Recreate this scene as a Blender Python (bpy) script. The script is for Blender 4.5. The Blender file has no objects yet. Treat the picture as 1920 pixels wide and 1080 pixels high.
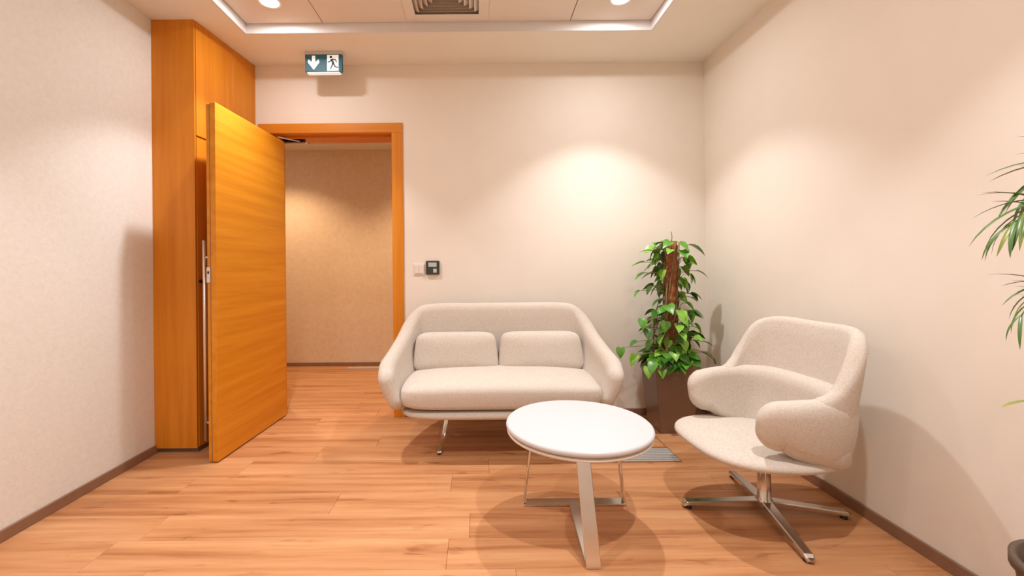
import bpy, bmesh, math, random
from mathutils import Vector, Matrix

# ------------------------------------------------------------------ camera, world, exposure, lamps
SC = bpy.context.scene
COL = SC.collection
F, CX, CY, CAMH, ROLL = 810.0, 899.0, 500.0, 1.13, 0.009
cam_d = bpy.data.cameras.new('camera')
cam_d.sensor_width = 36.0
cam_d.lens = F / 1920 * 36
cam_d.shift_x = (960 - CX) / 1920
cam_d.shift_y = -(540 - CY) / 1920
cam_d.clip_start = 0.02
cam = bpy.data.objects.new('camera', cam_d)
COL.objects.link(cam)
_c, _s = math.cos(ROLL), math.sin(ROLL)
cam.matrix_world = Matrix(((_c, _s, 0, 0), (0, 0, -1, 0), (-_s, _c, 0, CAMH), (0, 0, 0, 1)))
SC.camera = cam

w = bpy.data.worlds.new('world')
SC.world = w
w.use_nodes = True
w.node_tree.nodes['Background'].inputs[0].default_value = (1.0, 0.9, 0.8, 1)
w.node_tree.nodes['Background'].inputs[1].default_value = 0.05

SC.view_settings.view_transform = 'Standard'
SC.view_settings.look = 'None'
SC.view_settings.gamma = 1
SC.view_settings.use_curve_mapping = False
SC.view_settings.exposure = 0.36

TRAY_Z = 2.726
CEIL_Z = 2.666
LAMP_W = 20.0          # watts of each ceiling downlight's wide reflector rim
CORE_W = 62.0          # watts of its softer core beam
LAMP_COL = (0.97, 0.97, 1.0)
FILL_W = 5.0           # watts of the fill disc added under each downlight for the upper walls
LAMP_ANGLE, LAMP_BLEND = 98, 0.30
CORE_ANGLE, CORE_BLEND = 96, 1.0
HALL_W = 60.0  # watts of each lamp added out of view in the corridor
HALL_COL = (1.0, 0.72, 0.45)
LAMPS = [(x, y) for y in (2.58, 0.92, -0.74) for x in (-1.24, 0.86)]

R = random.Random(7)


# ------------------------------------------------------------------ helpers
def at(px, py, Y):
    cx, cy = (px - CX) / F * Y, (CY - py) / F * Y
    return Vector((_c * cx + _s * cy, Y, CAMH - _s * cx + _c * cy))


def floor_at(px, py):
    dx, dy = px - CX, CY - py
    k = -CAMH / (-_s * dx + _c * dy)
    return Vector((k * (_c * dx + _s * dy), k * F, 0))


def tag(o, label=None, cat=None, group=None, kind=None):
    if label: o['label'] = label
    if cat: o['category'] = cat
    if group: o['group'] = group
    if kind: o['kind'] = kind
    return o


def thing(name, label, cat, loc=(0, 0, 0), rz=0, group=None):
    o = bpy.data.objects.new(name, None)
    COL.objects.link(o)
    o.empty_display_size = 0.1
    o.location = loc
    o.rotation_euler = (0, 0, rz)
    return tag(o, label, cat, group)


def obj(name, bm, m, parent=None, smooth=False, loc=None):
    bmesh.ops.recalc_face_normals(bm, faces=bm.faces[:])
    me = bpy.data.meshes.new(name)
    bm.to_mesh(me)
    bm.free()
    for mm in (m if isinstance(m, (list, tuple)) else [m]):
        me.materials.append(mm)
    if smooth:
        for p in me.polygons: p.use_smooth = True
    o = bpy.data.objects.new(name, me)
    COL.objects.link(o)
    if parent: o.parent = parent
    if loc: o.location = loc
    return o


def inst(name, me, parent=None, mw=None):
    o = bpy.data.objects.new(name, me)
    COL.objects.link(o)
    if parent: o.parent = parent
    if mw is not None: o.matrix_local = mw
    return o


def struct(name, bm, m, label=None, cat=None, parent=None, smooth=False):
    o = obj(name, bm, m, parent, smooth)
    return tag(o, label, cat, None, 'structure')


def B(): return bmesh.new()


def box(bm, x0, x1, y0, y1, z0, z1, bev=0, seg=1):
    vs = [bm.verts.new((x, y, z)) for z in (z0, z1) for y in (y0, y1) for x in (x0, x1)]
    fs = [bm.faces.new([vs[i] for i in f]) for f in
          ((0, 2, 3, 1), (4, 5, 7, 6), (0, 1, 5, 4), (2, 6, 7, 3), (0, 4, 6, 2), (1, 3, 7, 5))]
    if bev:
        es = list({e for f in fs for e in f.edges})
        bmesh.ops.bevel(bm, geom=es, offset=bev, segments=seg, affect='EDGES', profile=0.5)
    return vs


def prism(bm, poly, z0, z1, bev=0):
    lo = [bm.verts.new((p[0], p[1], z0)) for p in poly]
    hi = [bm.verts.new((p[0], p[1], z1)) for p in poly]
    n = len(poly)
    fs = [bm.faces.new(lo[::-1]), bm.faces.new(hi)]
    for i in range(n):
        fs.append(bm.faces.new((lo[i], lo[(i + 1) % n], hi[(i + 1) % n], hi[i])))
    if bev:
        bmesh.ops.bevel(bm, geom=list({e for f in fs for e in f.edges}), offset=bev, segments=1, affect='EDGES')


def loft(bm, rings, cap=True, close=False):
    vr = [[bm.verts.new(p) for p in r] for r in rings]
    n = len(vr[0])
    m = len(vr)
    for a in range(m if close else m - 1):
        A, Bq = vr[a], vr[(a + 1) % m]
        for i in range(n):
            bm.faces.new((A[i], A[(i + 1) % n], Bq[(i + 1) % n], Bq[i]))
    if cap and not close:
        bm.faces.new(vr[0][::-1])
        bm.faces.new(vr[-1])


def lathe(bm, prof, seg=40, c=(0, 0, 0)):
    rings = []
    for r, z in prof:
        r = max(r, 1e-4)
        rings.append([(c[0] + r * math.cos(2 * math.pi * i / seg), c[1] + r * math.sin(2 * math.pi * i / seg), c[2] + z) for i in range(seg)])
    loft(bm, rings)


def frames(pts):
    out = []
    n = len(pts)
    for i, p in enumerate(pts):
        t = (Vector(pts[min(i + 1, n - 1)]) - Vector(pts[max(i - 1, 0)])).normalized()
        up = Vector((0, 0, 1)) if abs(t.z) < 0.95 else Vector((0, 1, 0))
        a = t.cross(up).normalized()
        b = a.cross(t).normalized()
        out.append((Vector(p), t, a, b))
    return out


def tube(bm, pts, r, seg=8):
    rings = []
    n = len(pts)
    for i, (p, t, a, b) in enumerate(frames(pts)):
        rr = r(i / (n - 1)) if callable(r) else r
        rings.append([p + (a * math.cos(2 * math.pi * k / seg) + b * math.sin(2 * math.pi * k / seg)) * rr for k in range(seg)])
    loft(bm, rings)


def strip(bm, pts, wdir, width, th, up=None):
    """flat bar along pts; wdir = width direction(s), thickness perpendicular to path and width"""
    rings = []
    n = len(pts)
    for i, p in enumerate(pts):
        p = Vector(p)
        t = (Vector(pts[min(i + 1, n - 1)]) - Vector(pts[max(i - 1, 0)])).normalized()
        wd = Vector(wdir).normalized()
        nn = t.cross(wd).normalized()
        ww = width(i / (n - 1)) if callable(width) else width
        h, k = ww / 2, th / 2
        e = min(k * 0.45, 0.002)
        rings.append([p + wd * (h - e) + nn * k, p + wd * h + nn * (k - e), p + wd * h - nn * (k - e), p + wd * (h - e) - nn * k,
                      p - wd * (h - e) - nn * k, p - wd * h - nn * (k - e), p - wd * h + nn * (k - e), p - wd * (h - e) + nn * k])
    loft(bm, rings)


def sgp(v, e): return math.copysign(abs(v) ** e, v)


def superell(bm, hx, hy, hz, e1=0.3, e2=0.5, nu=64, nv=20, c=(0, 0, 0), fn=None):
    """e1 plan squareness, e2 section squareness"""
    rings = []
    for j in range(1, nv):
        v = -math.pi / 2 + math.pi * j / nv
        r, z = sgp(math.cos(v), e2), sgp(math.sin(v), e2)
        ring = []
        for i in range(nu):
            u = 2 * math.pi * i / nu
            p = Vector((hx * r * sgp(math.cos(u), e1), hy * r * sgp(math.sin(u), e1), hz * z))
            if fn: p = fn(p)
            ring.append(p + Vector(c))
        rings.append(ring)
    loft(bm, rings)


def catmull(P, n):
    out = []
    m = len(P)
    for i in range(m - 1):
        p0, p1, p2, p3 = P[max(i - 1, 0)], P[i], P[i + 1], P[min(i + 2, m - 1)]
        for k in range(n):
            t = k / n
            out.append([0.5 * (2 * b + (c - a) * t + (2 * a - 5 * b + 4 * c - d) * t * t + (3 * b - a - 3 * c + d) * t ** 3)
                        for a, b, c, d in zip(p0, p1, p2, p3)])
    out.append(list(P[-1]))
    return out


def shell_loft(bm, ctrl, n, off, endR, capk=7):
    """upholstered shell along a U path. ctrl rows = (x, y, top, bottom, thickness); off(v, s) = outward offset of mid surface"""
    st = catmull(ctrl, n)
    m = len(st)
    cen = Vector((sum(s[0] for s in st) / m, sum(s[1] for s in st) / m))
    data = []
    for i, s in enumerate(st):
        a, b = st[max(i - 1, 0)], st[min(i + 1, m - 1)]
        t = Vector((b[0] - a[0], b[1] - a[1])).normalized()
        nn = Vector((t.y, -t.x))
        data.append([Vector((s[0], s[1])), t, nn, s[2], s[3], s[4], i / (m - 1)])
    mid = data[m // 2]
    flip = 1 if (mid[0] - cen).dot(mid[2]) > 0 else -1
    rings = []

    def ring(p, nn, top, bot, th, u, ob=None, ot=None):
        ob = bot if ob is None else ob
        ot = top if ot is None else ot
        pts = []
        nv = 9
        h = th / 2
        L = top - bot
        hc = min(h, L * 0.49)
        for k in range(nv):                        # outer, going up
            v = k / (nv - 1)
            z = bot + hc + (L - 2 * hc) * v
            vv = (z - ob) / (ot - ob)
            q = p + nn * (off(vv, u) + h)
            pts.append((q.x, q.y, z))
        for k in range(1, 6):
            a = math.pi * k / 6
            q = p + nn * (off((top - hc - ob) / (ot - ob) if ot != top else 1, u) + h * math.cos(a))
            pts.append((q.x, q.y, top - hc + hc * math.sin(a)))
        for k in range(nv - 1, -1, -1):
            v = k / (nv - 1)
            z = bot + hc + (L - 2 * hc) * v
            vv = (z - ob) / (ot - ob)
            q = p + nn * (off(vv, u) - h)
            pts.append((q.x, q.y, z))
        for k in range(1, 6):
            a = math.pi + math.pi * k / 6
            q = p + nn * (off((bot + hc - ob) / (ot - ob) if ob != bot else 0, u) + h * math.cos(a))
            pts.append((q.x, q.y, bot + hc + hc * math.sin(a)))
        return pts
    for side in (0, 1):
        p, t, nn, top, bot, th, u = data[0] if side == 0 else data[-1]
        sg = -1 if side == 0 else 1
        extra = []
        for k in range(1, capk + 1):
            a = math.pi / 2 * k / (capk + 0.3)
            d = endR * math.sin(a)
            sh = endR * 0.95 * (1 - math.cos(a))
            tt = th * max(math.cos(a), 0.06) ** 0.8
            extra.append(ring(p + t * sg * d, nn * flip, top - sh, bot + sh, tt, u, bot, top))
        if side == 0:
            rings += extra[::-1]
            rings += [ring(d[0], d[2] * flip, d[3], d[4], d[5], d[6]) for d in data]
        else:
            rings += extra
    loft(bm, rings)


def subsurf(o, lv=1):
    md = o.modifiers.new('Subsurf', 'SUBSURF')
    md.levels = lv
    md.render_levels = lv
    return o


# ------------------------------------------------------------------ materials
def srgb(r, g, b):
    f = lambda c: c / 12.92 if c <= 0.04045 else ((c + 0.055) / 1.055) ** 2.4
    return (f(r / 255), f(g / 255), f(b / 255), 1)


def new_mat(name):
    m = bpy.data.materials.new(name)
    m.use_nodes = True
    nt = m.node_tree
    return m, nt, nt.nodes, nt.links, nt.nodes['Principled BSDF']


def mat(name, col, rough=0.6, metal=0.0, var=0.06, scale=20, bump=0.0, bscale=None, stretch=(1, 1, 1), spec=0.5, sheen=0, emit=None, coord='Object'):
    m, nt, N, L, P = new_mat(name)
    P.inputs['Roughness'].default_value = rough
    P.inputs['Metallic'].default_value = metal
    P.inputs['Specular IOR Level'].default_value = spec
    if sheen: P.inputs['Sheen Weight'].default_value = sheen
    tc = N.new('ShaderNodeTexCoord')
    mp = N.new('ShaderNodeMapping')
    mp.inputs['Scale'].default_value = stretch
    L.new(tc.outputs[coord], mp.inputs[0])
    nz = N.new('ShaderNodeTexNoise')
    nz.inputs['Scale'].default_value = scale
    nz.inputs['Detail'].default_value = 5
    L.new(mp.outputs[0], nz.inputs['Vector'])
    rp = N.new('ShaderNodeValToRGB')
    rp.color_ramp.elements[0].position = 0.3
    rp.color_ramp.elements[1].position = 0.7
    rp.color_ramp.elements[0].color = tuple(c * (1 - var) for c in col[:3]) + (1,)
    rp.color_ramp.elements[1].color = tuple(min(1, c * (1 + var)) for c in col[:3]) + (1,)
    L.new(nz.outputs['Fac'], rp.inputs[0])
    L.new(rp.outputs[0], P.inputs['Base Color'])
    if bump:
        n2 = N.new('ShaderNodeTexNoise')
        n2.inputs['Scale'].default_value = bscale or scale
        n2.inputs['Detail'].default_value = 4
        L.new(mp.outputs[0], n2.inputs['Vector'])
        bp = N.new('ShaderNodeBump')
        bp.inputs['Strength'].default_value = bump
        bp.inputs['Distance'].default_value = 0.004
        L.new(n2.outputs['Fac'], bp.inputs['Height'])
        L.new(bp.outputs[0], P.inputs['Normal'])
    if emit:
        P.inputs['Emission Color'].default_value = emit[0]
        P.inputs['Emission Strength'].default_value = emit[1]
    return m


def fabric_mat(name, col):
    m, nt, N, L, P = new_mat(name)
    P.inputs['Roughness'].default_value = 0.95
    P.inputs['Specular IOR Level'].default_value = 0.15
    P.inputs['Sheen Weight'].default_value = 0.12
    tc = N.new('ShaderNodeTexCoord')
    rp = N.new('ShaderNodeValToRGB')
    rp.color_ramp.elements[0].position = 0.25
    rp.color_ramp.elements[1].position = 0.75
    rp.color_ramp.elements[0].color = tuple(c * 0.74 for c in col[:3]) + (1,)
    rp.color_ramp.elements[1].color = tuple(min(1, c * 1.22) for c in col[:3]) + (1,)
    outs = []
    for sc in ((90, 90, 420), (420, 420, 90)):           # crossed yarns
        mp = N.new('ShaderNodeMapping')
        mp.inputs['Scale'].default_value = sc
        L.new(tc.outputs['Object'], mp.inputs[0])
        nz = N.new('ShaderNodeTexNoise')
        nz.inputs['Scale'].default_value = 1.0
        nz.inputs['Detail'].default_value = 3
        L.new(mp.outputs[0], nz.inputs['Vector'])
        outs.append(nz)
    mx = N.new('ShaderNodeMath')
    mx.operation = 'ADD'
    L.new(outs[0].outputs['Fac'], mx.inputs[0])
    L.new(outs[1].outputs['Fac'], mx.inputs[1])
    hf = N.new('ShaderNodeMath')
    hf.operation = 'MULTIPLY'
    hf.inputs[1].default_value = 0.5
    L.new(mx.outputs[0], hf.inputs[0])
    L.new(hf.outputs[0], rp.inputs[0])
    L.new(rp.outputs[0], P.inputs['Base Color'])
    bp = N.new('ShaderNodeBump')
    bp.inputs['Strength'].default_value = 0.25
    bp.inputs['Distance'].default_value = 0.002
    L.new(hf.outputs[0], bp.inputs['Height'])
    L.new(bp.outputs[0], P.inputs['Normal'])
    return m


def wood_mat(name, dark, mid, light, axis, rough=0.42, per_object=False, fine=1.0, spec=0.4, blotch=1.0, coord='Object'):
    """straight grained veneer: axis = grain direction 0,1,2"""
    m, nt, N, L, P = new_mat(name)
    P.inputs['Specular IOR Level'].default_value = spec
    tc = N.new('ShaderNodeTexCoord')
    src = tc.outputs[coord]
    if per_object:
        oi = N.new('ShaderNodeObjectInfo')
        mu = N.new('ShaderNodeVectorMath')
        mu.operation = 'SCALE'
        mu.inputs[0].default_value = (37.0, 91.0, 13.0)
        L.new(oi.outputs['Random'], mu.inputs['Scale'])
        ad = N.new('ShaderNodeVectorMath')
        ad.operation = 'ADD'
        L.new(src, ad.inputs[0])
        L.new(mu.outputs[0], ad.inputs[1])
        src = ad.outputs[0]

    def noise(along, across, scale, detail, dist=0.0):
        mp = N.new('ShaderNodeMapping')
        s = [across] * 3
        s[axis] = along
        mp.inputs['Scale'].default_value = s
        L.new(src, mp.inputs[0])
        nz = N.new('ShaderNodeTexNoise')
        nz.inputs['Scale'].default_value = scale
        nz.inputs['Detail'].default_value = detail
        nz.inputs['Distortion'].default_value = dist
        L.new(mp.outputs[0], nz.inputs['Vector'])
        return nz.outputs['Fac']
    a = noise(0.55, 13 * fine, 1.5, 4, 0.35 if per_object else 0.08)
    b = noise(3.0, 90 * fine, 1.5, 3)
    mx = N.new('ShaderNodeMix')
    mx.inputs[0].default_value = 0.22
    L.new(a, mx.inputs[2])
    L.new(b, mx.inputs[3])
    fac = mx.outputs[0]
    if per_object:
        c2 = noise(3.2, 16, 1.0, 5, 1.2)                     # darker flecks and knots
        mr = N.new('ShaderNodeMapRange')
        mr.inputs[1].default_value = 0.62
        mr.inputs[2].default_value = 0.80
        mr.inputs[3].default_value = 0.0
        mr.inputs[4].default_value = 0.28
        L.new(c2, mr.inputs[0])
        sb = N.new('ShaderNodeMath')
        sb.operation = 'SUBTRACT'
        L.new(fac, sb.inputs[0])
        L.new(mr.outputs[0], sb.inputs[1])
        fac = sb.outputs[0]
        rnd = N.new('ShaderNodeMapRange')
        rnd.inputs[3].default_value = -0.035
        rnd.inputs[4].default_value = 0.035
        L.new(oi.outputs['Random'], rnd.inputs[0])
        ad2 = N.new('ShaderNodeMath')
        ad2.operation = 'ADD'
        L.new(fac, ad2.inputs[0])
        L.new(rnd.outputs[0], ad2.inputs[1])
        fac = ad2.outputs[0]
    rp = N.new('ShaderNodeValToRGB')
    els = rp.color_ramp.elements
    els[0].position, els[0].color = 0.28, dark
    els[1].position, els[1].color = 0.70, light
    e = els.new(0.48)
    e.color = mid
    L.new(fac, rp.inputs[0])
    L.new(rp.outputs[0], P.inputs['Base Color'])
    mr2 = N.new('ShaderNodeMapRange')
    mr2.inputs[3].default_value = rough + 0.08
    mr2.inputs[4].default_value = rough - 0.06
    L.new(fac, mr2.inputs[0])
    L.new(mr2.outputs[0], P.inputs['Roughness'])
    bp = N.new('ShaderNodeBump')
    bp.inputs['Strength'].default_value = 0.05
    bp.inputs['Distance'].default_value = 0.002
    L.new(b, bp.inputs['Height'])
    L.new(bp.outputs[0], P.inputs['Normal'])
    return m


def lin(*c): return tuple(c) + (1,)


M = {}
M['wall'] = mat('wall_paint', lin(0.85, 0.782, 0.685), 0.75, var=0.012, scale=6, bump=0.03, bscale=160, spec=0.25)
M['wallpaper'] = mat('wallpaper', lin(0.82, 0.80, 0.74), 0.8, var=0.03, scale=45, bump=0.2, bscale=90, spec=0.2)
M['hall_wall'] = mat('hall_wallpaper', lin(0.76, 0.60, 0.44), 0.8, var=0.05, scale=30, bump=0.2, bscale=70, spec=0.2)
M['ceiling'] = mat('ceiling_paint', lin(0.86, 0.82, 0.73), 0.85, var=0.01, scale=5, spec=0.2)
M['tile'] = mat('ceiling_tile', lin(0.80, 0.73, 0.65), 0.7, var=0.01, scale=5, spec=0.3)
M['tray_trim'] = mat('tray_trim_paint', lin(0.78, 0.77, 0.76), 0.5, var=0.01, scale=5)
M['floor'] = wood_mat('floor_wood', lin(0.32, 0.118, 0.038), lin(0.53, 0.243, 0.101), lin(0.65, 0.350, 0.168), 0, 0.42, True, 0.75, 0.35)
M['plenum'] = mat('plenum', lin(0.55, 0.44, 0.34), 0.8)
M['subfloor'] = mat('subfloor', lin(0.16, 0.09, 0.05), 0.9, var=0.05)
M['veneer_v'] = wood_mat('veneer_upright', lin(0.56, 0.175, 0.008), lin(0.66, 0.225, 0.012), lin(0.74, 0.275, 0.020), 2, 0.42, False, 1.0, 0.35)
M['veneer_x'] = wood_mat('veneer_level', lin(0.54, 0.165, 0.008), lin(0.64, 0.215, 0.012), lin(0.72, 0.265, 0.020), 0, 0.42, False, 1.0, 0.35)
M['veneer_y'] = wood_mat('veneer_door', lin(0.60, 0.205, 0.008), lin(0.70, 0.262, 0.012), lin(0.79, 0.33, 0.022), 1, 0.40, False, 1.0, 0.35)
M['dark_gap'] = mat('dark_gap', lin(0.03, 0.012, 0.006), 0.8)
M['base'] = mat('baseboard_brown', lin(0.27, 0.145, 0.085), 0.5, var=0.1, scale=12)
M['plinth'] = mat('plinth_grey', lin(0.16, 0.12, 0.10), 0.5)
M['fabric'] = fabric_mat('upholstery', lin(0.63, 0.555, 0.475))
M['chrome'] = mat('chrome', lin(0.72, 0.70, 0.68), 0.14, 1.0, var=0.02)
M['alu'] = mat('polished_aluminium', lin(0.66, 0.63, 0.60), 0.20, 1.0, var=0.03)
M['steel'] = mat('brushed_steel', lin(0.72, 0.66, 0.60), 0.35, 1.0, var=0.04, scale=60)
M['grille'] = mat('grille_aluminium', lin(0.56, 0.54, 0.51), 0.45, 0.35, var=0.05)
M['white'] = mat('white_laminate', lin(0.62, 0.62, 0.63), 0.35, var=0.008, scale=4)
M['table_edge'] = mat('table_edge', lin(0.70, 0.60, 0.50), 0.45, var=0.03)
M['planter'] = mat('planter_bronze', lin(0.22, 0.135, 0.088), 0.32, 0.25, var=0.08, scale=4, bump=0.02, bscale=50)
M['soil'] = mat('soil', lin(0.06, 0.035, 0.02), 0.95, var=0.4, scale=60, bump=0.6, bscale=80)
M['moss'] = mat('moss_pole_fibre', lin(0.28, 0.10, 0.035), 0.95, var=0.45, scale=45, bump=0.8, bscale=70)
M['vine'] = mat('vine_stem', lin(0.22, 0.16, 0.06), 0.7, var=0.25, scale=40)
M['leaf'] = mat('pothos_leaf', lin(0.10, 0.30, 0.025), 0.35, var=0.35, scale=18, coord='Object')
M['leaf2'] = mat('pothos_leaf_pale', lin(0.24, 0.50, 0.05), 0.35, var=0.30, scale=18)
M['leaf3'] = mat('pothos_leaf_dark', lin(0.045, 0.15, 0.016), 0.35, var=0.3, scale=18)
M['palm'] = mat('palm_leaflet', lin(0.10, 0.20, 0.045), 0.35, var=0.3, scale=9)
M['palm2'] = mat('palm_leaflet_yellow', lin(0.26, 0.29, 0.05), 0.4, var=0.25, scale=9)
M['palm_stem'] = mat('palm_stem', lin(0.20, 0.24, 0.07), 0.5, var=0.2)
M['pot'] = mat('palm_pot', lin(0.12, 0.08, 0.055), 0.4, 0.3, var=0.1)
M['sign_blue'] = mat('sign_field', lin(0.012, 0.075, 0.10), 0.5, var=0.15, scale=14, emit=(lin(0.012, 0.09, 0.12), 0.25))
M['sign_white'] = mat('sign_pictogram', lin(0.85, 0.85, 0.82), 0.3, var=0.02, emit=(lin(0.9, 0.88, 0.85), 0.35))
M['sign_case'] = mat('sign_case', lin(0.62, 0.60, 0.58), 0.4, var=0.03)
M['sign_dark'] = mat('sign_dark', lin(0.012, 0.03, 0.045), 0.35)
M['plastic'] = mat('switch_plastic', lin(0.80, 0.72, 0.64), 0.4, var=0.02)
M['screen'] = mat('thermostat_screen', lin(0.035, 0.045, 0.035), 0.2, var=0.1)
M['grey_plastic'] = mat('grey_plastic', lin(0.50, 0.52, 0.49), 0.4, var=0.04)
M['black'] = mat('black_metal', lin(0.015, 0.01, 0.008), 0.4)
M['glow'] = mat('lamp_glow', lin(1, 1, 1), 0.4, emit=(lin(1.0, 0.95, 0.88), 14.0))
M['lamp_ring'] = mat('lamp_ring', lin(0.85, 0.83, 0.80), 0.4, var=0.01)

# ------------------------------------------------------------------ setting
XL, XR, YB, YN = -2.007, 1.711, 3.27, -1.9      # left wall, right wall, far wall, wall behind the camera
YC, HALL_Z = 4.985, 2.49
HX0, HX1 = -3.6, 2.2                             # corridor extent

# floor with planks
bm = B(); box(bm, HX0 - 0.1, HX1 + 0.1, YN - 0.1, YC + 0.1, -0.08, -0.0125)
floor = struct('floor', bm, M['subfloor'], 'pale orange oak plank floor of the lounge and corridor', 'floor')
PW = 0.185
pr = random.Random(3)
y = YN
row = 0
plank_lens = [0.7, 0.95, 1.2, 1.4]
while y < YC - 0.001:
    y1 = min(y + PW, YC)
    inroom = y1 <= YB + 0.1
    x0, x1 = (XL, XR) if inroom else (HX0 + 0.9, HX1 - 0.4)
    x = x0 - pr.uniform(0.0, 1.2)
    while x < x1:
        ln = 1.38
        a, b = max(x, x0), min(x + ln, x1)
        x += ln
        if b - a < 0.02: continue
        bm = B()
        hx, hy, bv = (b - a) / 2 - 0.0004, (y1 - y) / 2 - 0.0004, 0.0012
        lo = [bm.verts.new(p) for p in ((-hx, -hy, -0.012), (hx, -hy, -0.012), (hx, hy, -0.012), (-hx, hy, -0.012))]
        md = [bm.verts.new(p) for p in ((-hx, -hy, -bv), (hx, -hy, -bv), (hx, hy, -bv), (-hx, hy, -bv))]
        hi = [bm.verts.new(p) for p in ((-hx + bv, -hy + bv, 0), (hx - bv, -hy + bv, 0), (hx - bv, hy - bv, 0), (-hx + bv, hy - bv, 0))]
        for i in range(4):
            j = (i + 1) % 4
            bm.faces.new((lo[i], lo[j], md[j], md[i]))
            bm.faces.new((md[i], md[j], hi[j], hi[i]))
        bm.faces.new(hi)
        obj('plank', bm, M['floor'], floor, loc=((a + b) / 2, (y + y1) / 2, 0))
    y = y1
    row += 1

# walls
bm = B(); box(bm, XL - 0.12, XL, YN - 0.12, YB + 0.25, -0.05, 2.95)
struct('wall_left', bm, M['wallpaper'], 'cream textured wallpaper wall on the left', 'wall')
bm = B(); box(bm, XR, XR + 0.12, YN - 0.12, YB + 0.25, -0.05, 2.95)
struct('wall_right', bm, M['wall'], 'smooth cream painted wall on the right', 'wall')
bm = B(); box(bm, XL - 0.12, XR + 0.12, YN - 0.12, YN, -0.05, 2.95)
struct('wall_front', bm, M['wall'], 'cream wall behind the viewer', 'wall')
DX0, DX1, DZ = -1.582, -0.655, 2.149               # clear door opening
FX0, FX1, FZ = -1.665, -0.572, 2.222               # outer edge of the frame
bm = B()
ring_o = [(XL, 0), (FX0 + 0.01, 0), (FX0 + 0.01, FZ - 0.01), (FX1 - 0.01, FZ - 0.01), (FX1 - 0.01, 0), (XR, 0), (XR, 2.95), (XL, 2.95)]
fr = [bm.verts.new((p[0], YB, p[1])) for p in ring_o]
bk = [bm.verts.new((p[0], YB + 0.25, p[1])) for p in ring_o]
bm.faces.new(fr); bm.faces.new(bk[::-1])
for i in range(len(fr)):
    j = (i + 1) % len(fr)
    bm.faces.new((fr[i], fr[j], bk[j], bk[i]))
struct('wall_back', bm, M['wall'], 'cream painted far wall with the doorway', 'wall')
# corridor
bm = B(); box(bm, HX0, HX1, YC, YC + 0.1, -0.05, 2.9)
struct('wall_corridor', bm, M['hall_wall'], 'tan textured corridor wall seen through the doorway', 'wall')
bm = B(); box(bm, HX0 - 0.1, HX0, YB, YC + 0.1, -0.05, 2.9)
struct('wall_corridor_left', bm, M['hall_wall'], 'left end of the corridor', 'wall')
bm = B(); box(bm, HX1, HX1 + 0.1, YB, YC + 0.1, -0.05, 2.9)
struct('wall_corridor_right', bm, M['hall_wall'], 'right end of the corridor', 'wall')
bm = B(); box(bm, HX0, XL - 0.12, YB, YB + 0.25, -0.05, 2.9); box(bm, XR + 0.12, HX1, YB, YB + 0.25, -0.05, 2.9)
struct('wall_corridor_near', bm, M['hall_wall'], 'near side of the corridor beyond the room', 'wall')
bm = B(); box(bm, HX0, HX1, YB + 0.25, YC, HALL_Z, HALL_Z + 0.1)
struct('ceiling_corridor', bm, M['ceiling'], 'corridor ceiling beyond the doorway', 'ceiling')

# ceiling: border ring and raised tray of panels
TX0, TX1, TY0, TY1 = -1.508, 1.134, -0.95, 2.815
bm = B()
tt = 0.012
for (a, b, c, d) in ((XL, XR, TY1 + tt, YB), (XL, XR, YN, TY0 - tt), (XL, TX0 - tt, TY0 - tt, TY1 + tt), (TX1 + tt, XR, TY0 - tt, TY1 + tt)):
    box(bm, a, b, c, d, CEIL_Z, CEIL_Z + 0.012)
box(bm, XL, XR, YN, YB, TRAY_Z + 0.03, TRAY_Z + 0.08)
ceil = struct('ceiling', bm, M['ceiling'], 'cream ceiling border around a raised tray', 'ceiling')
bm = B()
t = 0.012
for (a, b, c, d) in ((TX0, TX1, TY1, TY1 + t), (TX0, TX1, TY0 - t, TY0), (TX0 - t, TX0, TY0 - t, TY1 + t), (TX1, TX1 + t, TY0 - t, TY1 + t)):
    box(bm, a, b, c, d, CEIL_Z - 0.003, TRAY_Z + 0.0295)
struct('trim_1', bm, M['tray_trim'], 'white upstand trim around the raised ceiling tray', 'trim')
DIF = (-0.445, 0.065, 2.19, 2.775)                # diffuser x0 x1 y0 y1
gx = [TX0, -1.005, 0.605, TX1]
gy = [TY0, 0.35, 1.58, TY1]
for i in range(3):
    for j in range(3):
        bm = B()
        g = 0.003
        a, b, c, d = gx[i] + g, gx[i + 1] - g, gy[j] + g, gy[j + 1] - g
        if i == 1 and j == 2:                     # panel cut out around the air diffuser
            for q in ((a, DIF[0], c, d), (DIF[1], b, c, d), (DIF[0], DIF[1], c, DIF[2]), (DIF[0], DIF[1], DIF[3], d)):
                box(bm, q[0], q[1], q[2], q[3], TRAY_Z, TRAY_Z + 0.03)
        else:
            box(bm, a, b, c, d, TRAY_Z, TRAY_Z + 0.03, 0.0015)
        obj('ceiling_panel', bm, M['tile'], ceil)

# air diffuser: nested square louvres
cx0, cy0 = (DIF[0] + DIF[1]) / 2, (DIF[2] + DIF[3]) / 2
hw, hd = (DIF[1] - DIF[0]) / 2, (DIF[3] - DIF[2]) / 2
dif = thing('air_diffuser', 'square cream ceiling air diffuser with nested louvre blades', 'vent', (cx0, cy0, TRAY_Z))


def sq_ring(bm, w0, d0, w1, d1, z0, z1, th=0.0025):
    rings = []
    for (ww, dd, zz) in ((w0, d0, z0), (w1, d1, z1), (w1 + th, d1 + th, z1 + th * 0.2), (w0 + th, d0 + th, z0 + th)):
        rings.append([(-ww, -dd, zz), (ww, -dd, zz), (ww, dd, zz), (-ww, dd, zz)])
    loft(bm, rings, close=True)


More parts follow.
